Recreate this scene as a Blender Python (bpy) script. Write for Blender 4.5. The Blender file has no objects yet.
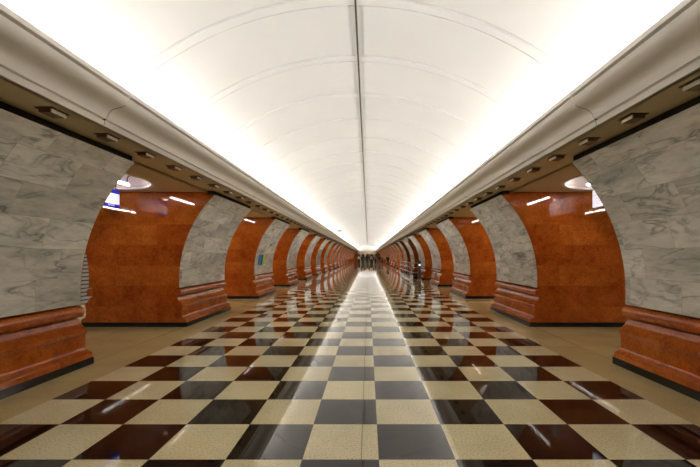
import bpy, bmesh, math, random
from math import sin, cos, pi, sqrt, atan2, radians
from mathutils import Vector, Matrix
random.seed(7)
scn = bpy.context.scene
COL = scn.collection

# ------------------------------------------------------------------ layout (metres)
X0 = -0.20            # hall axis (camera stands slightly right of it)
PITCH = 5.42          # pylon spacing
PY0 = 2.80            # near edge of first pylon
PLEN = 2.62
NP = 20
YB, YE = -8.0, 110.0
UC = 5.02             # pylon axis from hall axis
ZSOF = 3.06           # soffit above hall side
ZPAS = 3.03           # ceiling of the passages
VR, VZ = 4.37, 0.47   # vault radius / centre height
ORD = ['first','second','third','fourth','fifth','sixth','seventh','eighth','ninth','tenth','eleventh','twelfth',
       'thirteenth','fourteenth','fifteenth','sixteenth','seventeenth','eighteenth','nineteenth','twentieth','twenty-first']

# ------------------------------------------------------------------ node helpers
class NT:
    def __init__(s, name):
        s.m = bpy.data.materials.new(name); s.m.use_nodes = True
        s.t = s.m.node_tree; s.n = s.t.nodes; s.l = s.t.links
        s.b = s.n['Principled BSDF']
    def node(s, typ, **kw):
        n = s.n.new(typ)
        for k, v in kw.items(): setattr(n, k, v)
        return n
    def put(s, sock, v):
        if isinstance(v, bpy.types.NodeSocket): s.l.new(v, sock)
        elif v is not None:
            if isinstance(v, tuple) and len(v) == 3 and sock.type == 'RGBA': v = (*v, 1)
            sock.default_value = v
    def math(s, op, a, b=None, c=None, clamp=False):
        n = s.node('ShaderNodeMath', operation=op, use_clamp=clamp)
        s.put(n.inputs[0], a)
        if b is not None: s.put(n.inputs[1], b)
        if c is not None: s.put(n.inputs[2], c)
        return n.outputs[0]
    def vmath(s, op, a, b=None):
        n = s.node('ShaderNodeVectorMath', operation=op)
        s.put(n.inputs[0], a)
        if b is not None: s.put(n.inputs[1], b)
        return n.outputs[0]
    def mix(s, f, a, b, blend='MIX'):
        n = s.node('ShaderNodeMix', data_type='RGBA', blend_type=blend)
        s.put(n.inputs[0], f); s.put(n.inputs[6], a); s.put(n.inputs[7], b)
        return n.outputs[2]
    def noise(s, vec, scale, detail=4, rough=.55, dist=0):
        n = s.node('ShaderNodeTexNoise')
        s.put(n.inputs['Vector'], vec)
        n.inputs['Scale'].default_value = scale; n.inputs['Detail'].default_value = detail
        n.inputs['Roughness'].default_value = rough; n.inputs['Distortion'].default_value = dist
        return n.outputs['Fac'], n.outputs['Color']
    def ramp(s, f, stops):
        n = s.node('ShaderNodeValToRGB'); s.put(n.inputs[0], f)
        e = n.color_ramp.elements
        while len(e) < len(stops): e.new(.5)
        for x, (p, c) in zip(e, stops):
            x.position = p; x.color = (*c, 1) if isinstance(c, tuple) else (c, c, c, 1)
        return n.outputs[0]
    def bump(s, h, strength, dist=.01):
        n = s.node('ShaderNodeBump'); n.inputs['Strength'].default_value = strength; n.inputs['Distance'].default_value = dist
        s.put(n.inputs['Height'], h); s.l.new(n.outputs[0], s.b.inputs['Normal'])
    def set(s, color=None, rough=None, metal=None, spec=None, ior=None):
        i = s.b.inputs
        if color is not None: s.put(i['Base Color'], color)
        if rough is not None: s.put(i['Roughness'], rough)
        if metal is not None: s.put(i['Metallic'], metal)
        if spec is not None: s.put(i['Specular IOR Level'], spec)
        if ior is not None: s.put(i['IOR'], ior)
        return s.m

def simple(name, color, rough=.5, metal=0, grain=.06, scale=30, spec=.5):
    t = NT(name)
    co = t.node('ShaderNodeTexCoord').outputs['Object']
    f, _ = t.noise(co, scale, 3)
    g = t.ramp(f, [(.25, 1 - grain), (.75, 1 + grain)])
    return t.set(t.mix(1.0, color, g, 'MULTIPLY'), rough, metal, spec)

def emit(name, color, strength, base=(.8, .8, .8)):
    t = NT(name); t.set(base, .4)
    t.b.inputs['Emission Color'].default_value = (*color, 1)
    t.b.inputs['Emission Strength'].default_value = strength
    return t.m

def mat_floor():
    t = NT('polished_stone_floor')
    pos = t.node('ShaderNodeTexCoord').outputs['Object']
    sp = t.node('ShaderNodeSeparateXYZ'); t.l.new(pos, sp.inputs[0])
    x, y = sp.outputs[0], sp.outputs[1]
    fx = t.math('DIVIDE', t.math('SUBTRACT', x, .085), .6)
    fy = t.math('DIVIDE', t.math('SUBTRACT', y, 2.862), .6)
    i, k = t.math('FLOOR', fx), t.math('FLOOR', fy)
    par = t.math('FLOORED_MODULO', t.math('ADD', i, k), 2.0)          # 0 black, 1 light
    inside = t.math('MULTIPLY', t.math('GREATER_THAN', i, -6.5), t.math('LESS_THAN', i, 4.5))
    black = t.math('MULTIPLY', inside, t.math('SUBTRACT', 1.0, par))
    # per-tile random tone
    cx = t.node('ShaderNodeCombineXYZ'); t.l.new(i, cx.inputs[0]); t.l.new(k, cx.inputs[1])
    wn = t.node('ShaderNodeTexWhiteNoise', noise_dimensions='2D'); t.l.new(cx.outputs[0], wn.inputs['Vector'])
    tone = t.math('MULTIPLY_ADD', wn.outputs['Value'], .16, .92)
    f1, _ = t.noise(pos, 60, 3, .75)
    f2, _ = t.noise(pos, 1.6, 4, .6)
    speck = t.ramp(f1, [(.30, (.30, .235, .13)), (.44, (.56, .49, .30)), (.62, (.66, .58, .36)), (.78, (.74, .66, .47))])
    big = t.ramp(f2, [(.3, .88), (.7, 1.06)])
    light = t.mix(1.0, t.mix(1.0, speck, big, 'MULTIPLY'), tone, 'MULTIPLY')
    side = t.mix(1.0, light, (.78, .72, .54), 'MULTIPLY')
    light = t.mix(inside, side, light)
    dark = t.ramp(f1, [(.3, (.006, .005, .0045)), (.7, (.017, .011, .009))])
    colr = t.mix(black, light, dark)
    # joints
    def line(f, w):
        d = t.math('ABSOLUTE', t.math('SUBTRACT', t.math('FRACT', f), .5))
        return t.math('GREATER_THAN', d, .5 - w)
    jx = t.math('MULTIPLY', line(fx, .0035), inside)
    jy = t.math('MULTIPLY', line(fy, .0035), inside)
    # slab joints of the plain side strips
    u = t.math('ABSOLUTE', t.math('SUBTRACT', x, X0))
    s1 = t.math('LESS_THAN', t.math('ABSOLUTE', t.math('SUBTRACT', u, 3.93)), .006)
    s2 = t.math('LESS_THAN', t.math('ABSOLUTE', t.math('ADD', x, .053)), .004)
    j = t.math('MAXIMUM', t.math('MAXIMUM', jx, jy), t.math('MAXIMUM', s1, s2))
    colr = t.mix(t.math('MULTIPLY', j, .6), colr, (.05, .042, .03))
    rf, _ = t.noise(pos, 3.0, 3)
    rough = t.math('MULTIPLY_ADD', rf, .03, .025)
    return t.set(colr, rough, 0, .4)

def mat_marble():
    t = NT('grey_veined_marble')
    uv = t.node('ShaderNodeTexCoord').outputs['UV']
    br = t.node('ShaderNodeTexBrick'); t.l.new(uv, br.inputs['Vector'])
    br.offset = .37; br.offset_frequency = 2; br.squash = 1
    for k, v in dict(Scale=1, Bias=0).items(): br.inputs[k].default_value = v
    br.inputs['Mortar Size'].default_value = .0022; br.inputs['Mortar Smooth'].default_value = .1
    br.inputs['Brick Width'].default_value = .873; br.inputs['Row Height'].default_value = .405
    br.inputs['Color1'].default_value = (0, 0, 0, 1); br.inputs['Color2'].default_value = (1, 1, 1, 1)
    br.inputs['Mortar'].default_value = (.5, .5, .5, 1)
    rnd = br.outputs['Color']; mort = br.outputs['Fac']
    oi = t.node('ShaderNodeObjectInfo').outputs['Random']
    off = t.vmath('MULTIPLY', rnd, (13.7, 7.3, 3.1))
    v = t.vmath('ADD', uv, off)
    cz = t.node('ShaderNodeCombineXYZ'); t.l.new(t.math('MULTIPLY', oi, 40.0), cz.inputs[2])
    v = t.vmath('ADD', v, cz.outputs[0])
    # stretched along a diagonal
    mp = t.node('ShaderNodeMapping'); t.l.new(v, mp.inputs[0])
    mp.inputs['Rotation'].default_value = (0, 0, radians(-40)); mp.inputs['Scale'].default_value = (.55, 2.0, 1.0)
    f1, _ = t.noise(mp.outputs[0], 1.5, 5, .55, .25)
    f2, _ = t.noise(mp.outputs[0], 1.7, 4, .55, .55)
    f3, _ = t.noise(mp.outputs[0], 7, 6, .7, .3)
    f4, _ = t.noise(v, 1.3, 2, .5, 0)
    base = t.ramp(f1, [(.28, (.44, .45, .42)), (.43, (.62, .61, .56)), (.60, (.77, .745, .68)), (.8, (.84, .81, .75))])
    vein = t.math('ABSOLUTE', t.math('SUBTRACT', f2, .5))
    vm = t.ramp(vein, [(0, .46), (.009, .68), (.04, 1.0)])
    vm = t.mix(t.ramp(f4, [(.36, 0.15), (.55, 1.0)]), (1, 1, 1), vm)
    c = t.mix(1.0, base, vm, 'MULTIPLY')
    c = t.mix(1.0, c, t.ramp(f3, [(.30, .70), (.48, .97), (.7, 1.12)]), 'MULTIPLY')
    c = t.mix(1.0, c, t.math('MULTIPLY_ADD', rnd, .30, .78), 'MULTIPLY')
    warm = t.mix(rnd, (1.0, .97, .93), (.98, .98, .97))
    c = t.mix(1.0, c, warm, 'MULTIPLY')
    c = t.mix(t.math('MULTIPLY', mort, .6), c, (.26, .21, .15))
    return t.set(c, .16, 0, .45)

def mat_granite(name, seed, bw=.92, rh=.46, joints=True):
    t = NT(name)
    co = t.node('ShaderNodeTexCoord').outputs['UV']
    br = t.node('ShaderNodeTexBrick'); t.l.new(co, br.inputs['Vector'])
    br.offset = .43; br.inputs['Scale'].default_value = 1
    br.inputs['Mortar Size'].default_value = .0018 if joints else .0008
    br.inputs['Brick Width'].default_value = bw; br.inputs['Row Height'].default_value = rh
    br.inputs['Color1'].default_value = (0, 0, 0, 1); br.inputs['Color2'].default_value = (1, 1, 1, 1)
    br.inputs['Mortar'].default_value = (.5, .5, .5, 1)
    rnd, mort = br.outputs['Color'], br.outputs['Fac']
    oi = t.node('ShaderNodeObjectInfo').outputs['Random']
    obj = t.node('ShaderNodeTexCoord').outputs['Object']
    cz = t.node('ShaderNodeCombineXYZ')
    t.l.new(t.math('MULTIPLY', oi, 31.0), cz.inputs[1]); cz.inputs[0].default_value = seed
    v = t.vmath('ADD', t.vmath('ADD', obj, cz.outputs[0]), t.vmath('MULTIPLY', rnd, (5.0, 3.0, 9.0)))
    f1, _ = t.noise(v, 2.2, 6, .65, .5)
    f2, _ = t.noise(v, 42, 4, .8)
    f3, _ = t.noise(v, 11, 5, .7, .8)
    c = t.ramp(f1, [(.25, (.255, .052, .008)), (.5, (.40, .096, .013)), (.75, (.52, .148, .020))])
    c = t.mix(1.0, c, t.ramp(f2, [(.3, .60), (.52, 1.0), (.75, 1.35)]), 'MULTIPLY')
    c = t.mix(1.0, c, t.ramp(f3, [(.30, .66), (.5, 1.0), (.7, 1.12)]), 'MULTIPLY')
    c = t.mix(1.0, c, t.math('MULTIPLY_ADD', rnd, .34, .80), 'MULTIPLY')
    c = t.mix(1.0, c, t.mix(rnd, (1.06, .92, .9), (.96, 1.08, 1.0)), 'MULTIPLY')
    c = t.mix(t.math('MULTIPLY', mort, .5), c, (.10, .03, .008))
    rgh = t.math('MULTIPLY_ADD', f3, .03, .012)
    return t.set(c, rgh, 0, .5)

def mat_plaster(name, col, rough=.6, grain=.03, spec=.3):
    t = NT(name)
    co = t.node('ShaderNodeTexCoord').outputs['Object']
    f1, _ = t.noise(co, .7, 5, .6); f2, _ = t.noise(co, 40, 3)
    c = t.mix(1.0, col, t.ramp(f1, [(.3, 1 - grain), (.7, 1 + grain * .6)]), 'MULTIPLY')
    t.bump(f2, .03, .002)
    return t.set(c, rough, 0, spec)

M = {}
M['floor'] = mat_floor()
M['marble'] = mat_marble()
M['granite'] = mat_granite('orange_polished_granite', 0)
M['plinth'] = mat_granite('orange_moulded_granite', 9, 1.31, 5.0)
M['black_stone'] = simple('black_polished_stone', (.008, .008, .009), .15, 0, .3, 60)
M['vault'] = mat_plaster('white_vault_plaster', (.87, .865, .85), .65)
M['cornice'] = mat_plaster('cream_cornice_plaster', (.91, .87, .81), .45)
M['soffit'] = mat_plaster('beige_soffit_paint', (.66, .55, .36), .5)
M['dark_gap'] = simple('dark_joint_and_shade', (.010, .009, .008), .8)  # cornice joints, and the painted shade in the gap above the pylons
M['seam'] = simple('dark_bronze_channel', (.10, .085, .06), .5)
M['seam_edge'] = simple('white_channel_edge', (.85, .84, .80), .5)
M['dome'] = mat_plaster('pinkish_white_dome_paint', (.86, .79, .77), .5)
M['steel'] = simple('brushed_steel', (.32, .31, .29), .4, 1)
M['dark_metal'] = simple('dark_painted_metal', (.03, .03, .032), .4)
M['brown_metal'] = simple('brown_enamel', (.16, .095, .045), .35)
M['cream_paint'] = simple('cream_enamel', (.88, .83, .70), .4)
M['tube'] = emit('fluorescent_tube', (1.0, .93, .88), 62.0)
M['dimlamp'] = emit('small_round_lamp', (1.0, .93, .9), 14.0)
M['sign_white'] = emit('backlit_white_acrylic', (.90, .90, 1.0), .6, (.8, .8, .85))
M['sign_blue'] = emit('backlit_blue_acrylic', (.01, .015, .42), .5, (.01, .012, .35))
M['sign_red'] = simple('red_vinyl', (.6, .05, .03), .5)
M['sign_grey'] = simple('grey_print', (.30, .31, .36), .6)
M['white_paint'] = simple('white_enamel', (.8, .8, .78), .4)
M['poster_blue'] = simple('blue_print', (.015, .08, .30), .7, 0, .35, 14, .1)
M['poster_lblue'] = simple('light_blue_print', (.10, .24, .55), .7, 0, .2, 14, .1)
M['poster_green'] = simple('lime_green_print', (.36, .50, .02), .7, 0, .2, 14, .1)
M['slat'] = mat_plaster('grey_slat_panel', (.36, .34, .30), .4)
M['platform_wall'] = mat_plaster('dark_backing_panel', (.05, .042, .035), .7)
M['concrete'] = mat_plaster('trackbed_concrete', (.12, .11, .10), .8)
M['peach'] = mat_plaster('peach_plaster', (.70, .55, .40), .6)
M['endcol'] = mat_plaster('cream_stone_pier', (.66, .60, .44), .4)
M['darkdoor'] = simple('dark_green_glass_panel', (.02, .03, .026), .2)
M['bluelamp'] = emit('bluish_indicator_lamp', (.6, .7, 1.0), 1.6)

# ------------------------------------------------------------------ mesh helpers
def link(name, bm, mats, parent=None, loc=(0, 0, 0), smooth=False):
    me = bpy.data.meshes.new(name)
    bmesh.ops.recalc_face_normals(bm, faces=bm.faces[:])
    bm.to_mesh(me); bm.free()
    for m in (mats if isinstance(mats, (list, tuple)) else [mats]): me.materials.append(m)
    if smooth:
        for p in me.polygons: p.use_smooth = True
        try: me.set_sharp_from_angle(angle=radians(38))
        except Exception: pass
    o = bpy.data.objects.new(name, me); COL.objects.link(o)
    o.location = loc
    if parent: o.parent = parent
    return o
def tag(o, label, cat, group=None, kind=None):
    o['label'] = label; o['category'] = cat
    if group: o['group'] = group
    if kind: o['kind'] = kind
    return o
def struct(o, label=None):
    o['kind'] = 'structure'
    if label: o['label'] = label; o['category'] = label.split()[-1]
    return o
def thing(name, label, cat, loc=(0, 0, 0), group=None, rz=0):
    o = bpy.data.objects.new(name, None); COL.objects.link(o)
    o.location = loc; o.rotation_euler = (0, 0, rz); o.empty_display_size = .2
    return tag(o, label, cat, group)
def copy_tree(o, parent=None):
    c = o.copy(); COL.objects.link(c)
    if parent: c.parent = parent
    for ch in list(o.children): copy_tree(ch, c)
    return c
def box(bm, x0, x1, y0, y1, z0, z1, mi=0, bev=0):
    r = bmesh.ops.create_cube(bm, size=1)
    for v in r['verts']:
        v.co = Vector(((x0 + x1) / 2 + v.co.x * (x1 - x0), (y0 + y1) / 2 + v.co.y * (y1 - y0), (z0 + z1) / 2 + v.co.z * (z1 - z0)))
    fs = {f for v in r['verts'] for f in v.link_faces}
    if bev:
        es = {e for v in r['verts'] for e in v.link_edges}
        rr = bmesh.ops.bevel(bm, geom=list(es), offset=bev, segments=2, affect='EDGES', profile=.6)
        fs = set(rr['faces']) | {f for f in fs if f.is_valid}
    for f in fs: f.material_index = mi
def tube(bm, pts, r, n=10, mi=0, cap=True):
    pts = [Vector(p) for p in pts]; rings = []
    for i, p in enumerate(pts):
        d = (pts[min(i + 1, len(pts) - 1)] - pts[max(i - 1, 0)]).normalized()
        a = d.cross(Vector((0, 0, 1)))
        if a.length < 1e-3: a = d.cross(Vector((1, 0, 0)))
        a.normalize(); b = d.cross(a)
        rr = r[i] if isinstance(r, (list, tuple)) else r
        rings.append([bm.verts.new(p + (a * cos(2 * pi * k / n) + b * sin(2 * pi * k / n)) * rr) for k in range(n)])
    for i in range(len(rings) - 1):
        for k in range(n):
            f = bm.faces.new((rings[i][k], rings[i][(k + 1) % n], rings[i + 1][(k + 1) % n], rings[i + 1][k])); f.material_index = mi
    if cap:
        bm.faces.new(rings[0][::-1]).material_index = mi; bm.faces.new(rings[-1]).material_index = mi
def extrude_y(bm, prof, y0, y1, mi=0, cap=True, uv=None):
    """closed (x,z) profile swept along y; UV = (y, arc length) on the sides, (x, z) on the caps"""
    a = [bm.verts.new((x, y0, z)) for x, z in prof]; b = [bm.verts.new((x, y1, z)) for x, z in prof]
    n = len(prof); s = [0]
    for i in range(n):
        p, q = prof[i], prof[(i + 1) % n]; s.append(s[-1] + math.dist(p, q))
    for i in range(n):
        j = (i + 1) % n
        f = bm.faces.new((a[i], a[j], b[j], b[i])); f.material_index = mi
        if uv:
            for l, c in zip(f.loops, ((y0, s[i]), (y0, s[i + 1]), (y1, s[i + 1]), (y1, s[i]))): l[uv].uv = c
    if cap:
        for vs in (a[::-1], b):
            f = bm.faces.new(vs); f.material_index = mi
            if uv:
                for l in f.loops: l[uv].uv = (l.vert.co.x, l.vert.co.z)
def sweep_open(bm, prof, ys, mi=0):
    rows = [[bm.verts.new((x, y, z)) for x, z in prof] for y in ys]
    for i in range(len(ys) - 1):
        for k in range(len(prof) - 1):
            bm.faces.new((rows[i][k], rows[i][k + 1], rows[i + 1][k + 1], rows[i + 1][k])).material_index = mi

# ------------------------------------------------------------------ floor
bm = bmesh.new(); box(bm, X0 - 9.2, X0 + 9.2, YB, YE + 6, -.3, 0)
struct(link('floor', bm, M['floor']))
for s, nm in ((-1, 'left'), (1, 'right')):
    bm = bmesh.new()
    a, b = sorted((X0 + s * 9.2, X0 + s * 11.9)); box(bm, a, b, YB, YE, -1.4, -1.1)
    struct(link('trackbed_' + nm, bm, M['concrete']))

# ------------------------------------------------------------------ vault with raised ribs
def vault():
    bm = bmesh.new()
    a0 = math.asin((3.05 - VZ) / VR); n = 56
    angs = [a0 + (pi - 2 * a0) * i / n for i in range(n + 1)]
    ys = [(YB, 0)]
    y = 4.66 - 1.355 * 9
    while y < YE:
        if y > YB + .1:
            for d, h in ((-.100, 0), (-.096, -.028), (-.066, -.028), (-.062, .012), (.062, .012), (.066, -.028), (.096, -.028), (.100, 0)): ys.append((y + d, h))
        y += 1.355
    ys.append((YE, 0))
    rows = [[bm.verts.new((X0 + (VR - h) * cos(a), y, VZ + (VR - h) * sin(a))) for a in angs] for y, h in ys]
    for i in range(len(rows) - 1):
        for k in range(n): bm.faces.new((rows[i][k], rows[i][k + 1], rows[i + 1][k + 1], rows[i + 1][k]))
    return link('ceiling', bm, M['vault'], smooth=True)
struct(vault())
# dark channel along the crown
bm = bmesh.new(); XS = -.16; ZC = VZ + VR
y = YB
while y < YE - .2:
    y2 = min(y + 1.355, YE)
    box(bm, XS - .012, XS + .012, y + .004, y2 - .004, ZC - .040, ZC - .004, 0)
    y = y2
for d in (-.019, .019): box(bm, XS + d - .006, XS + d + .006, YB, YE, ZC - .034, ZC - .006, 1)
struct(link('trim_crown', bm, [M['seam'], M['seam_edge']]))

# ------------------------------------------------------------------ cornices, soffits, ceilings of the side aisles
CP = [(2.775, ZSOF), (2.76, ZSOF + .05), (2.758, ZSOF + .052), (2.785, ZSOF + .054), (2.785, ZSOF + .070), (2.744, ZSOF + .072),
      (2.735, 3.155), (2.718, 3.195), (2.69, 3.228), (2.65, 3.247), (2.60, 3.258), (2.56, 3.270), (2.525, 3.290),
      (2.50, 3.318), (2.485, 3.352), (2.483, 3.358), (2.515, 3.360), (2.515, 3.374), (2.462, 3.376), (2.458, 3.380), (2.458, 3.425),
      (2.49, 3.425), (2.545, 3.36), (2.58, 3.325), (2.66, 3.29), (2.74, 3.26), (2.80, 3.20), (2.83, 3.10), (2.83, ZSOF)]
LIGHTS = []
for s, nm in ((-1, 'left'), (1, 'right')):
    bm = bmesh.new()
    prof = [(X0 + s * u, z) for u, z in CP]
    js = [YB] + [4.12 + PITCH * k for k in range(-2, NP) if 4.12 + PITCH * k > YB] + [YE]
    for a, b in zip(js, js[1:]): extrude_y(bm, prof, a + .007, b - .007)
    for a in js[1:-1]:
        extrude_y(bm, [(X0 + s * (u + .010), z) for u, z in CP[5:13]] + [(X0 + s * 2.82, 3.29), (X0 + s * 2.82, ZSOF + .02), (X0 + s * 2.79, ZSOF + .02)], a - .0071, a + .0071, 1)
    struct(link('trim_' + nm, bm, [M['cornice'], M['dark_gap']], smooth=True))
    # cove shelf hidden behind the cornice
    bm = bmesh.new()
    a, b = sorted((X0 + s * 2.66, X0 + s * 3.55)); box(bm, a, b, YB, YE, 3.295, 3.315)
    struct(link('trim_shelf_' + nm, bm, M['cornice']))
    # soffit strip
    bm = bmesh.new()
    a, b = sorted((X0 + s * 2.80, X0 + s * 3.42)); box(bm, a, b, YB, YE, ZSOF, ZSOF + .03)
    struct(link('soffit_' + nm, bm, M['soffit']))
    # ceiling above the passages, with round openings over the lit ones
    bm = bmesh.new()
    ua, ub = 3.432, 6.72
    for k in range(-1, NP):
        yc = PY0 + PITCH * k - (PITCH - PLEN) / 2 + PITCH * 0
        y0, y1 = yc - PITCH / 2, yc + PITCH / 2
        if 1 <= k <= 6:
            n = 64; R = 1.05; outer = []; inner = []
            hx, hy = (ub - ua) / 2, PITCH / 2; uc = (ua + ub) / 2
            angs = sorted(set([2 * pi * i / n for i in range(n)] + [atan2(sy * hy, sx * hx + uc - UC) % (2 * pi) for sx in (-1, 1) for sy in (-1, 1)]))
            for a in angs:
                c, d = cos(a), sin(a)
                tx = ((ub - UC) / c if c > 1e-9 else (ua - UC) / c if c < -1e-9 else 1e9)
                ty = (hy / abs(d) if abs(d) > 1e-9 else 1e9); t_ = min(tx, ty)
                outer.append((UC + c * t_, yc + d * t_)); inner.append((UC + c * R, yc + d * R))
            for z, flip in ((ZPAS, 0), (ZPAS + .03, 1)):
                vo = [bm.verts.new((X0 + s * u, y, z)) for u, y in outer]; vi = [bm.verts.new((X0 + s * u, y, z)) for u, y in inner]
                for i in range(len(vo)):
                    j = (i + 1) % len(vo); bm.faces.new((vo[i], vo[j], vi[j], vi[i]))
        else:
            a, b = sorted((X0 + s * ua, X0 + s * ub)); box(bm, a, b, y0, y1, ZPAS, ZPAS + .03)
    a, b = sorted((X0 + s * ua, X0 + s * ub)); box(bm, a, b, PY0 + PITCH * NP - PITCH + PLEN - .1, YE, ZPAS, ZPAS + .03)
    struct(link('ceiling_passage_' + nm, bm, M['soffit']))
    bm = bmesh.new(); a, b = sorted((X0 + s * 6.70, X0 + s * 11.9)); box(bm, a, b, YB, YE, 3.12, 3.16)
    a, b = sorted((X0 + s * 6.70, X0 + s * 6.72)); box(bm, a, b, YB, YE, ZPAS + .03, 3.12)
    struct(link('ceiling_platform_' + nm, bm, M['soffit']))
    # track wall with horizontal slats
    bm = bmesh.new(); a, b = sorted((X0 + s * 11.6, X0 + s * 11.9)); box(bm, a, b, YB, YE, -1.1, 3.12, 0)
    z = -1.0
    while z < 3.0:
        a, b = sorted((X0 + s * 11.52, X0 + s * 11.6)); box(bm, a, b, YB, 60, z, z + .105, 1); z += .16
    struct(link('wall_' + nm, bm, [M['platform_wall'], M['slat']]))
bm = bmesh.new(); box(bm, X0 - 11.9, X0 + 11.9, YB - .3, YB, -1.1, 5.0)
struct(link('wall_back', bm, M['granite']))

# ------------------------------------------------------------------ far end wall with a five-bay portal
bm = bmesh.new()
a0 = math.asin((2.95 - VZ) / VR)
prof = [(X0 + VR * cos(a0 + (pi - 2 * a0) * i / 40), VZ + VR * sin(a0 + (pi - 2 * a0) * i / 40)) for i in range(41)]
extrude_y(bm, prof, YE, YE + .4, 0)
box(bm, X0 - 3.6, X0 + 3.6, YE, YE + .4, 2.15, 2.95, 1)
for u in (-2.4, -1.0, .0, 1.0, 2.4): pass
for xa, xb in ((-11.9, -2.75), (2.75, 11.9)): box(bm, X0 + xa, X0 + xb, YE, YE + .4, -.3 if abs(xa) < 9 else -1.1, 2.95 if 1 else 0, 2)
struct(link('wall_far', bm, [M['vault'], M['peach'], M['granite']]))
for k, u in enumerate((-1.95, -.62, .62, 1.95)):
    bm = bmesh.new(); box(bm, -.17, .17, -.17, .17, .12, 2.02); box(bm, -.23, .23, -.23, .23, 0, .12); box(bm, -.22, .22, -.22, .22, 2.02, 2.15)
    o = link('pier', bm, M['endcol'], loc=(X0 + u, YE + .2, 0))
    tag(o, ['leftmost', 'left inner', 'right inner', 'rightmost'][k] + ' cream stone pier of the portal at the far end of the hall', 'pier', 'portal piers')
bm = bmesh.new(); box(bm, X0 - 3.2, X0 + 3.2, YE + 5.0, YE + 5.3, 0, 3); box(bm, X0 - 3.2, X0 + 3.2, YE + .41, YE + 5.3, 2.9, 3.0)
for u in (-3.1, 3.1): box(bm, X0 + u - .1, X0 + u + .1, YE + .41, YE + 5, 0, 2.9)
struct(link('wall_vestibule', bm, M['endcol']))
for k, u in enumerate((-2.35, -1.28, 1.28, 2.35)):
    t = thing('portal_door', ['leftmost', 'left inner', 'right inner', 'rightmost'][k] + ' dark panelled doorway in the far end portal', 'door', (X0 + u, YE + .9, 0), 'portal doors')
    bm = bmesh.new(); box(bm, -.36, .36, -.03, .03, .01, 2.12); link('door_leaf', bm, M['darkdoor'], t)
    bm = bmesh.new(); box(bm, -.40, -.36, -.05, .05, 0, 2.15); box(bm, .36, .40, -.05, .05, 0, 2.15); link('door_frame', bm, M['dark_metal'], t)

# ------------------------------------------------------------------ pylons
L2 = PLEN / 2
MR, MZ, MU = 2.70, 1.05, 1.30 - UC + 0.0      # marble arc, local x = -(…) on the hall side
def arc(n, z0=.88, z1=2.972, inset=0):
    out = []
    b0, b1 = math.asin((z0 - MZ) / MR), math.asin((z1 - MZ) / MR)
    for i in range(n + 1):
        b = b0 + (b1 - b0) * i / n
        out.append((UC - (1.30 + MR * cos(b)) + inset, MZ + MR * sin(b)))    # positive = away from local axis towards hall
    return out                                                               # distance from axis d = UC-u
def pylon_proto(far=False):
    t = thing('pylon', 'x', 'pylon')
    n = 10 if far else 26
    A = arc(n)
    # granite core: full section, marble let in 2 cm
    In = [(-(0), 0)]
    half = [(-.92, .10), (-.92, .88)] + [(-(d - .012), z) for d, z in [(UC - (1.30 + MR * cos(math.asin((z - MZ) / MR))), z) for _, z in A]]
    # d is the half-width at height z, growing upwards
    half += [(-1.635, 2.972), (-1.635, ZPAS - .003)]
    prof = half + [(-x, z) for x, z in half[::-1]]
    bm = bmesh.new(); uv = bm.loops.layers.uv.new('UVMap')
    extrude_y(bm, prof, -L2, L2, 0, True, uv)
    link('granite_core', bm, M['granite'], t)
    # marble facings, hall side and platform side
    for sg in (-1, 1):
        bm = bmesh.new(); uv = bm.loops.layers.uv.new('UVMap')
        outer = [(sg * d, z) for d, z in A]; inner = [(sg * (d - .03), z) for d, z in A]
        m_ = len(outer); ya, yb = -L2 + .022, L2 - .022
        ss = [0]
        for i in range(m_ - 1): ss.append(ss[-1] + math.dist(outer[i], outer[i + 1]))
        rows = [[bm.verts.new((p[0], y, p[1])) for p in outer] for y in (ya, yb)] + [[bm.verts.new((p[0], y, p[1])) for p in inner] for y in (ya, yb)]
        def quad(vs, cs):
            f = bm.faces.new(vs)
            for l, c in zip(f.loops, cs): l[uv].uv = c
        for i in range(m_ - 1):
            quad((rows[0][i], rows[0][i + 1], rows[1][i + 1], rows[1][i]), ((ya, ss[i]), (ya, ss[i + 1]), (yb, ss[i + 1]), (yb, ss[i])))
            for r0, r1, yy in ((0, 2, ya), (1, 3, yb)):
                quad((rows[r0][i], rows[r0][i + 1], rows[r1][i + 1], rows[r1][i]), ((yy, ss[i]), (yy, ss[i + 1]), (yy + .01, ss[i + 1]), (yy + .01, ss[i])))
        for i in (0, m_ - 1):
            quad((rows[0][i], rows[1][i], rows[3][i], rows[2][i]), ((ya, ss[i]), (yb, ss[i]), (yb, ss[i]), (ya, ss[i])))
        link('marble_facing', bm, M['marble'], t, smooth=True)
    # moulded plinths
    P = [(.92, .10), (1.18, .10), (1.18, .165), (1.15, .185), (1.115, .20), (1.09, .222), (1.078, .25), (1.078, .44), (1.092, .445), (1.098, .455), (1.098, .50), (1.088, .51),
         (1.07, .53), (1.03, .575), (.995, .615), (.975, .66), (.945, .665), (.945, .685)]
    cx, cz, r = .978, .768, .088
    P += [(cx + r * cos(b) * 1.0, cz + r * sin(b)) for b in [radians(-100 + 200 * i / (6 if far else 14)) for i in range((6 if far else 14) + 1)]]
    P += [(.945, .86), (.945, .88), (.92, .88)]
    for sg in (-1, 1):
        bm = bmesh.new(); uv = bm.loops.layers.uv.new('UVMap')
        extrude_y(bm, [(sg * x, z) for x, z in P], -L2, L2, 0, True, uv)
        link('plinth_moulding', bm, M['plinth'], t, smooth=True)
    bm = bmesh.new(); box(bm, -1.195, 1.195, -L2 - .012, L2 + .012, 0, .10, 0, 0 if far else .004)
    link('base_strip', bm, M['black_stone'], t)
    for sg in (1,):  # black bar in the open gap under the soffit, its shade put into colour
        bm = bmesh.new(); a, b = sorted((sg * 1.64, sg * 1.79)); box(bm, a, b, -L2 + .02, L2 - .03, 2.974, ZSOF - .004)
        link('top_gap_shade', bm, M['dark_gap'], t)
    return t
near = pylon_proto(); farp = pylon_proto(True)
usedn = usedf = False
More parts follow.
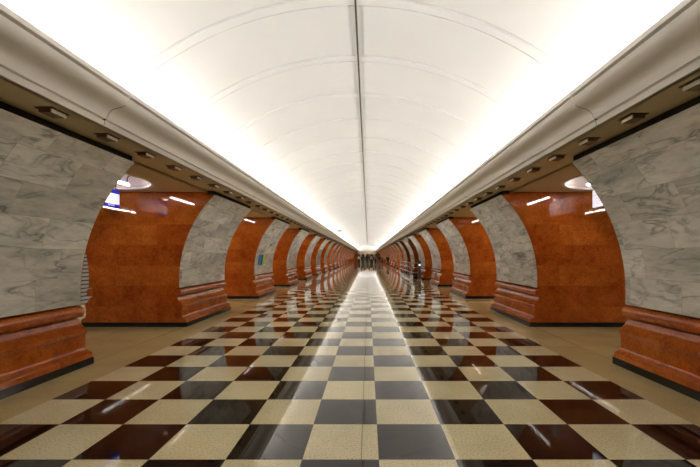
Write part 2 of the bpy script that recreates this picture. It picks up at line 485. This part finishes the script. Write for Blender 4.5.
for s, nm in ((-1, 'left'), (1, 'right')):
    for k in range(NP):
        if k < 6:
            o = near if not usedn else copy_tree(near); usedn = True
        else:
            o = farp if not usedf else copy_tree(farp); usedf = True
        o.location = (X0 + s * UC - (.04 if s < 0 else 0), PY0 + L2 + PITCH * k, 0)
        o.rotation_euler = (0, 0, pi if s > 0 else 0)
        if k == 0: lb = f'nearest {nm} pylon, large grey marble face cut by the {nm} edge of the picture'
        elif k == NP - 1: lb = f'farthest pylon on the {nm}, beside the end portal'
        else: lb = f'{ORD[k]} marble and orange granite pylon from the camera along the {nm} side'
        if k == 2 and s < 0: lb = 'third left pylon, its marble carrying a small blue and green poster'
        tag(o, lb, 'pylon', f'pylons along the {nm} side')

# ------------------------------------------------------------------ dome lights over the passages
def dome_proto(lit=True):
    t = thing('dome_downlight', 'x', 'ceiling light')
    bm = bmesh.new()
    pr = [(1.052, 0.0), (1.052, .06), (.99, .10), (.96, .14), (.90, .22), (.72, .34), (.45, .42), (.18, .455), (0.001, .46)]
    n = 56; rows = [[bm.verts.new((r * cos(2 * pi * i / n), r * sin(2 * pi * i / n), z)) for i in range(n)] for r, z in pr]
    for a, b in zip(rows, rows[1:]):
        for i in range(n): bm.faces.new((a[i], a[(i + 1) % n], b[(i + 1) % n], b[i]))
    link('dome_shell', bm, M['dome'], t, smooth=True)
    bm = bmesh.new(); pr = [(1.09, 0), (1.085, -.014), (1.05, -.018), (1.012, -.010), (1.005, .012), (1.05, .02)]
    rows = [[bm.verts.new((r * cos(2 * pi * i / n), r * sin(2 * pi * i / n), z)) for i in range(n)] for r, z in pr]
    for a, b in zip(rows, rows[1:] + rows[:1]):
        for i in range(n): bm.faces.new((a[i], a[(i + 1) % n], b[(i + 1) % n], b[i]))
    link('rim', bm, M['dome'], t, smooth=True)
    # tube lamp hung on two curved brackets, small round lamp at the middle
    bm = bmesh.new(); tube(bm, [(-.36, -.60, .0), (-.36, .60, .0)], .019, 12)
    link('lamp_tube', bm, M['tube'] if lit else M['white_paint'], t, smooth=True)
    bm = bmesh.new(); box(bm, -.40, -.32, -.62, .62, .022, .055, 0, .006); link('lamp_batten', bm, M['white_paint'], t)
    for y in (-.56, .56):
        bm = bmesh.new(); tube(bm, [(-.36, y, .055), (-.37, y * 1.0, .14), (-.44, y, .24), (-.50, y * .98, .31)], .012, 8); link('mounting_bracket', bm, M['dark_metal'], t, smooth=True)
    bm = bmesh.new(); tube(bm, [(.10, 0, .02), (.10, 0, .06)], .05, 16); link('round_lamp', bm, M['dimlamp'] if lit else M['white_paint'], t)
    bm = bmesh.new(); tube(bm, [(.10, 0, .06), (.10, 0, .455)], .012, 8); link('lamp_stem', bm, M['dark_metal'], t)
    return t
dl = dome_proto(True); dd = dome_proto(False); ul = ud = False
for s, nm in ((-1, 'left'), (1, 'right')):
    for k in range(6):
        yc = PY0 + PITCH * (k + 1) - (PITCH - PLEN) / 2
        lit = not (s > 0 and k in (4, 5))
        if lit: o = dl if not ul else copy_tree(dl); ul = True
        else: o = dd if not ud else copy_tree(dd); ud = True
        o.location = (X0 + s * UC, yc, ZPAS)
        o.rotation_euler = (0, 0, pi if s < 0 else 0)
        tag(o, f'round pinkish white ceiling dome with {"lit" if lit else "unlit"} tube lamp in the {"nearest" if k == 0 else ORD[k]} {nm} passage', 'ceiling light', f'dome lights in the {nm} passages')

def area(name, loc, rot, sx, sy, power, color=(1, .95, .88)):
    l = bpy.data.lights.new(name, 'AREA'); l.shape = 'RECTANGLE'; l.size = sx; l.size_y = sy; l.energy = power; l.color = color
    o = bpy.data.objects.new(name, l); COL.objects.link(o); o.location = loc; o.rotation_euler = rot
    return o
COVE = 62.0
for s, nm in ((-1, 'left'), (1, 'right')):
    y = YB
    while y < YE - 1:
        y2 = min(y + PITCH, YE)
        o = area('cove_lamp', (X0 + s * 3.09, (y + y2) / 2, 3.395), (0, 0, 0), .14, y2 - y - .05, COVE, (1, .98, .965))
        d = Vector((-s * sin(1.5), 0, cos(1.5))).normalized()
        o.rotation_euler = (-d).to_track_quat('Z', 'Y').to_euler()
        # keep the long side along y
        o.rotation_euler = Matrix((Vector((0, 1, 0)).cross(-d).normalized(), Vector((0, 1, 0)), -d)).transposed().to_euler()
        y = y2
    for k in range(6, NP - 1):
        yc = PY0 + PITCH * (k + 1) - (PITCH - PLEN) / 2
        area('passage_lamp', (X0 + s * UC, yc, ZPAS - .03), (0, 0, 0), .5, 1.2, 45, (1, .93, .88))
    for k in range(0, 20):
        if s > 0 and k in (2, 3, 4, 5): continue
        area('platform_lamp', (X0 + s * 7.75, PITCH * k + 12.0, 3.09), (0, 0, 0), .12, 4.0, 110, (1, .93, .86))
# fluorescent tubes over the platforms beside the first pylons (seen mirrored in the granite)
pt = None
for s, nm in ((-1, 'left'), (1, 'right')):
    for k in range(4):
        y = -1.0 + 1.30 * k + 2.0
        if pt is None:
            pt = thing('hanging_tube_lamp', 'x', 'lamp')
            bm = bmesh.new(); tube(bm, [(0, -.59, -.055), (0, .59, -.055)], .018, 12); link('lamp_tube', bm, M['tube'], pt, smooth=True)
            bm = bmesh.new(); box(bm, -.04, .04, -.62, .62, -.03, 0, 0, .005); link('lamp_batten', bm, M['white_paint'], pt)
            o = pt
        else: o = copy_tree(pt)
        o.location = (X0 + s * 7.72, y, 3.12)
        tag(o, f'fluorescent tube lamp under the {nm} platform ceiling behind the nearest {nm} pylon', 'lamp', f'tube lamps over the {nm} platform')

# ------------------------------------------------------------------ small box fittings under the soffits
def fitting_proto():
    t = thing('mounted_box_fitting', 'x', 'light fitting')
    bm = bmesh.new(); box(bm, -.09, .09, -.105, .105, -.008, 0); link('mounting_plate', bm, M['dark_metal'], t)
    bm = bmesh.new()
    a = [(-.07, -.085), (.062, -.085), (.062, .085), (-.07, .085)]
    top = [bm.verts.new((x, y, -.008)) for x, y in a]; bot = [bm.verts.new((x * .9, y * .96, -.046)) for x, y in a]
    bm.faces.new(top); bm.faces.new(bot)
    for i in range(4): bm.faces.new((top[i], top[(i + 1) % 4], bot[(i + 1) % 4], bot[i]))
    link('housing', bm, M['brown_metal'], t)
    bm = bmesh.new(); box(bm, .057, .070, -.087, .087, -.046, -.010, 0, .002); link('side_panel', bm, M['cream_paint'], t)
    return t
fp = fitting_proto(); first = True
for s, nm, y0 in ((-1, 'left', 3.70), (1, 'right', 3.08)):
    cnt = {}
    for k in range(80):
        y = y0 + PITCH / 7 * k
        if y > 62: break
        o = fp if first else copy_tree(fp); first = False
        o.location = (X0 + s * 2.99, y, ZSOF)
        if s < 0: o.rotation_euler = (0, 0, 0)
        else: o.rotation_euler = (0, 0, pi)
        q = int((y - PY0) // PITCH); over = 'pylon' if (y - PY0) % PITCH < PLEN else 'passage'
        cnt[(q, over)] = cnt.get((q, over), 0) + 1
        tag(o, f'small brown box fitting under the {nm} soffit, {ORD[cnt[(q, over)] - 1]} one over the {ORD[q]} {over}', 'light fitting', f'box fittings under the {nm} soffit')

# ------------------------------------------------------------------ signs
def text_mesh(name, body, size, mat, parent, loc, rot):
    c = bpy.data.curves.new(name, 'FONT'); c.body = body; c.size = size; c.align_x = 'CENTER'; c.align_y = 'CENTER'; c.extrude = .001
    tmp = bpy.data.objects.new(name, c); COL.objects.link(tmp)
    dg = bpy.context.evaluated_depsgraph_get(); me = bpy.data.meshes.new_from_object(tmp.evaluated_get(dg))
    bpy.data.objects.remove(tmp); bpy.data.curves.remove(c)
    me.materials.clear(); me.materials.append(mat)
    o = bpy.data.objects.new(name, me); COL.objects.link(o); o.parent = parent; o.location = loc; o.rotation_euler = rot
    return o
def hanging_sign(s):
    nm = 'left' if s < 0 else 'right'
    lab = 'backlit white sign with blue bands hanging in the nearest left passage' if s < 0 else 'backlit white sign with grey lines hanging in the nearest right passage'
    X = -5.365 if s < 0 else 4.85
    t = thing('hanging_sign', lab, 'sign', (X, 7.28, 2.60))
    bm = bmesh.new(); box(bm, -.035, .035, -.57, .57, .03, .39, 0, .004); link('sign_box', bm, M['sign_white'], t)
    f = -s * .037
    rot = (pi / 2, 0, pi / 2 if s < 0 else -pi / 2)
    if s < 0:
        bm = bmesh.new(); box(bm, -.037, .037, -.572, .572, .305, .392); link('header_band', bm, M['sign_blue'], t)
        bm = bmesh.new(); box(bm, -.037, .037, -.572, .572, .028, .082); link('footer_band', bm, M['sign_blue'], t)
        text_mesh('footer_lettering', 'AUTO 80L', .045, M['sign_white'], t, (f + .001, .32, .055), rot)
        text_mesh('red_lettering', 'T', .10, M['sign_red'], t, (f - .001, .17, .16), rot)
        bm = bmesh.new(); box(bm, -.0362, .0362, .22, .53, .245, .25); link('printed_line', bm, M['sign_grey'], t)
    else:
        for z, y0, y1 in ((.27, .37, .54), (.20, .28, .50), (.14, .22, .46), (.085, .18, .48)):
            bm = bmesh.new(); box(bm, -.0362, .0362, y0, y1, z, z + .012); link('printed_line', bm, M['sign_grey'], t)
    for y, zt in ((-.25, .84), (.5, .53)):
        bm = bmesh.new(); tube(bm, [(0, y, .39), (0, y, zt)], .010, 8); link('hanger_rod', bm, M['dark_metal'], t)
hanging_sign(-1); hanging_sign(1)

# sign hung from right soffit farther down, CCTV cameras on the left cornice, wall items on the third left pylon
t = thing('hanging_sign', 'small white sign hanging under the right soffit halfway down the hall', 'sign', (X0 + 2.92, 25.92, 2.5))
bm = bmesh.new(); box(bm, -.13, .13, -.02, .02, 0, .40, 0, .004); link('sign_panel', bm, M['white_paint'], t)
bm = bmesh.new(); tube(bm, [(0, 0, .40), (0, 0, ZSOF - 2.5)], .014, 8); link('hanger_rod', bm, M['dark_metal'], t)

def cctv(loc, lab):
    t = thing('security_camera', lab, 'camera', loc)
    bm = bmesh.new(); tube(bm, [(0, 0, 0), (0, 0, .10), (.06, 0, .17), (.16, 0, .20)], .018, 10); link('bracket', bm, M['white_paint'], t, smooth=True)
    bm = bmesh.new(); box(bm, .12, .44, -.06, .06, .20, .31, 0, .015); link('camera_body', bm, M['brown_metal'], t)
    bm = bmesh.new(); tube(bm, [(.44, 0, .255), (.475, 0, .255)], .04, 14); link('lens', bm, M['dark_metal'], t)
    bm = bmesh.new(); box(bm, -.05, .05, -.05, .05, -.004, .014); link('mounting_plate', bm, M['white_paint'], t)
cctv((X0 - 2.475, 30.5, 3.429), 'security camera on bracket standing on the left cornice halfway down the hall')
cctv((X0 - 2.475, 78.0, 3.429), 'tiny security camera on the left cornice close to the far end')

def on_marble(k, s, z, y, name, lab, cat, w, h, kind):
    d = UC - (1.30 + MR * cos(math.asin((z - MZ) / MR))); b = math.asin((z - MZ) / MR)
    dist = 1.30 + MR * cos(b)
    t = thing(name, lab, cat, (X0 + s * (dist - .004), y, z))
    t.rotation_euler = (0, -s * b * -1 if s > 0 else -b * -1, 0)
    return t, b
b = math.asin((1.45 - MZ) / MR); dist = 1.30 + MR * cos(b)
t = thing('poster', 'small blue and lime green poster on the marble of the third left pylon', 'poster', (X0 - dist, 14.35, 1.45))
t.rotation_euler = (0, b, 0)     # lean with the marble
bm = bmesh.new(); box(bm, .009, .019, -.40, -.13, -.20, .20); link('light_blue_panel', bm, M['poster_lblue'], t)
bm = bmesh.new(); box(bm, .009, .019, -.13, .08, -.20, .20); link('blue_panel', bm, M['poster_blue'], t)
bm = bmesh.new(); box(bm, .009, .019, .08, .36, -.20, .20); link('green_panel', bm, M['poster_green'], t)
b = math.asin((2.10 - MZ) / MR); dist = 1.30 + MR * cos(b)
t = thing('wall_bracket', 'small dark bracket on the marble of the third left pylon above the poster', 'bracket', (X0 - dist, 15.1, 2.08))
t.rotation_euler = (0, b, 0)
bm = bmesh.new(); box(bm, -.003, .02, -.07, .07, -.10, .02, 0, .004); link('mounting_plate', bm, M['dark_metal'], t)
bm = bmesh.new(); tube(bm, [(.015, 0, -.02), (.06, .08, .06), (.07, .14, .14)], .022, 8); link('arm', bm, M['steel'], t, smooth=True)

# ------------------------------------------------------------------ stair barrier in front of the fifth and sixth right pylons
t = thing('stair_barrier', 'steel railing on black plinth in front of the dark right passages', 'railing', (X0 + 3.2, 25.2, 0))
BL = 8.2
bm = bmesh.new(); box(bm, -.06, .06, 0, BL, 0, .20, 0, .01); box(bm, .06, .55, 0, .12, 0, .20, 0, .01); link('plinth', bm, M['black_stone'], t)
for y in [.06 + i * (BL - .12) / 6 for i in range(7)]:
    bm = bmesh.new(); tube(bm, [(0, y, .20), (0, y, 1.12)], .024, 10); link('post', bm, M['steel'], t, smooth=True)
bm = bmesh.new(); tube(bm, [(.53, .06, .2), (.53, .06, 1.12)], .024, 10); link('post', bm, M['steel'], t, smooth=True)
for z in (.45, .80, 1.12):
    bm = bmesh.new(); tube(bm, [(.55, .06, z), (0, .06, z), (0, BL - .06, z)], .026, 10); link('rail', bm, M['steel'], t, smooth=True)
bm = bmesh.new(); box(bm, -.09, .09, -.04, .16, .0, .26, 0, .01); link('end_block', bm, M['white_paint'], t)
t = thing('help_post', 'slim dark help post with bluish lamp beside the railing', 'post', (X0 + 3.60, 24.2, 0))
bm = bmesh.new(); box(bm, -.09, .09, -.07, .07, 0, 1.25, 0, .02); link('post_body', bm, M['dark_metal'], t)
bm = bmesh.new(); box(bm, -.055, .055, -.078, -.068, .94, 1.06); link('lamp', bm, M['bluelamp'], t)
bm = bmesh.new(); box(bm, -.13, .13, -.11, .11, 0, .03); link('base_plate', bm, M['steel'], t)

# ------------------------------------------------------------------ people near the far end
SKIN = simple('skin', (.52, .33, .24), .5); 
def cloth(c): return simple('cloth', c, .85, 0, .15, 25, .2)
def person(loc, rz, lab, top, legs, hairc, h=1.72, stride=.18, arm=.12, bag=None):
    k = h / 1.72
    V = [(0, 0, .95), (0, 0, 1.12), (0, .01, 1.30), (0, .01, 1.42), (0, 0, 1.49), (0, -.01, 1.56), (0, -.02, 1.63), (0, -.02, 1.68)]
    R = [(.155, .11), (.14, .10), (.165, .11), (.12, .085), (.052, .052), (.07, .085), (.075, .092), (.04, .05)]
    E = [(i, i + 1) for i in range(7)]
    def chain(start, pts, rad):
        p = start
        for q, r in zip(pts, rad):
            V.append(q); R.append((r, r)); E.append((p, len(V) - 1)); p = len(V) - 1
        return p
    for sx, ph in ((-1, 1), (1, -1)):
        st = stride * ph
        foot = chain(0, [(sx * .10, 0, .88), (sx * .11, -st * .45, .50), (sx * .11, -st * .2 + max(0, -st) * .3, .10), (sx * .11, -st * .2 - .05, .045), (sx * .115, -st * .2 - .17, .035)], [.095, .062, .042, .042, .034])
        chain(3, [(sx * .19, .01, 1.40), (sx * .235, st * .25, 1.14), (sx * .235, st * .25 - arm, .93), (sx * .23, st * .25 - arm - .02, .85), (sx * .225, st * .25 - arm - .03, .79)], [.062, .046, .036, .032, .022])
    me = bpy.data.meshes.new('person'); me.from_pydata([Vector(v) * k for v in V], E, [])
    o = bpy.data.objects.new('person', me); COL.objects.link(o)
    md = o.modifiers.new('s', 'SKIN'); 
    for i, r in enumerate(R): me.skin_vertices[0].data[i].radius = (r[0] * k, r[1] * k)
    me.skin_vertices[0].data[0].use_root = True
    o.modifiers.new('u', 'SUBSURF').levels = 1
    dg = bpy.context.evaluated_depsgraph_get(); m2 = bpy.data.meshes.new_from_object(o.evaluated_get(dg))
    bpy.data.objects.remove(o)
    m2.materials.clear()
    for m in (SKIN, cloth(top), cloth(legs), M['dark_metal']): m2.materials.append(m)
    for p in m2.polygons:
        c = p.center / k; p.use_smooth = True
        if c.z > 1.47 or (abs(c.x) > .19 and c.z < .89): p.material_index = 0
        elif c.z < .09: p.material_index = 3
        elif c.z < .96 and abs(c.x) < .20: p.material_index = 2
        else: p.material_index = 1
    o = bpy.data.objects.new('person', m2); COL.objects.link(o)
    zmin = min(v.co.z for v in m2.vertices)
    o.location = (loc[0], loc[1], -zmin); o.rotation_euler = (0, 0, rz)
    tag(o, lab, 'person', 'people near the far end')
    bm = bmesh.new(); bmesh.ops.create_uvsphere(bm, u_segments=16, v_segments=10, radius=1)
    for v in bm.verts: v.co = Vector((v.co.x * .088 * k, (v.co.y * .105 + .01) * k, (v.co.z * .10 + 1.64) * k))
    bmesh.ops.delete(bm, geom=[v for v in bm.verts if v.co.y < -.045 * k and v.co.z < 1.655 * k or v.co.z < 1.57 * k], context='VERTS')
    link('hair', bm, simple('hair', hairc, .6), o, smooth=True)
    bm = bmesh.new(); bmesh.ops.create_cone(bm, segments=8, radius1=.016, radius2=.004, depth=.03, cap_ends=True)
    for v in bm.verts: v.co = Vector((v.co.x, -.112 + -v.co.z * .6, 1.60 + v.co.y)) * k
    link('nose', bm, SKIN, o)
    if bag:
        bm = bmesh.new(); box(bm, -.15 * k, .15 * k, .10 * k, .24 * k, 1.02 * k, 1.42 * k, 0, .04); link('backpack', bm, cloth(bag), o, smooth=True)
    return o
def at(px, Y): return ((px - 368) / 366 * Y, Y)
blk = (.012, .012, .014)
person(at(359.0, 78), 0, 'person in white top and dark trousers, leftmost of the far group', (.75, .72, .68), blk, (.03, .02, .015))
person(at(361.9, 77), pi, 'person all in black walking away, second from left in the far group', blk, blk, (.02, .015, .01), 1.76)
person(at(364.6, 79), .2, 'person in dark grey jacket and black trousers, third from left in the far group', (.06, .055, .06), blk, (.05, .03, .02))
person(at(369.6, 80), pi, 'person in black coat just right of the centre line', blk, blk, (.02, .015, .01), 1.78)
person(at(371.2, 76), .1, 'person in peach top with dark trousers right of centre', (.62, .40, .27), (.03, .025, .02), (.06, .035, .02), 1.68)
person(at(373.4, 79), pi - .2, 'person in maroon dark jacket between peach and blue ones', (.06, .02, .025), blk, (.02, .015, .01))
person(at(375.5, 77), 0, 'person in blue top among the far group', (.05, .13, .30), (.02, .02, .03), (.03, .02, .012), 1.74)
person(at(379.6, 82), pi, 'person in black beside a pale pier, right part of the far group', blk, (.03, .03, .04), (.02, .015, .01))
person(at(382.3, 78), .3, 'person in grey coat, rightmost of the far group', (.10, .10, .10), blk, (.05, .03, .02), 1.66)
person(at(387.8, 60), pi, 'lone person in black nearest the right pylons, with dark backpack', blk, blk, (.02, .015, .01), 1.72, .15, .1, (.02, .02, .022))

# ------------------------------------------------------------------ camera, world, render settings
cam = bpy.data.cameras.new('camera'); co = bpy.data.objects.new('camera', cam); COL.objects.link(co)
co.location = (0, 0, 1.592); co.rotation_euler = (pi / 2, 0, 0)
cam.sensor_width = 36; cam.lens = 366 / 700 * 36
cam.shift_x = -18 / 700; cam.shift_y = 22.5 / 700
cam.clip_end = 400; cam.clip_start = .05
scn.camera = co
w = bpy.data.worlds.new('world'); scn.world = w; w.use_nodes = True
w.node_tree.nodes['Background'].inputs[0].default_value = (0, 0, 0, 1); w.node_tree.nodes['Background'].inputs[1].default_value = 0
vs = scn.view_settings
vs.view_transform = 'Standard'; vs.look = 'None'; vs.gamma = 1; vs.use_curve_mapping = False
vs.exposure = 0.1
cy = scn.cycles
cy.use_denoising = True; cy.max_bounces = 10; cy.diffuse_bounces = 6; cy.glossy_bounces = 5
cy.sample_clamp_indirect = 8; cy.caustics_reflective = False; cy.caustics_refractive = False
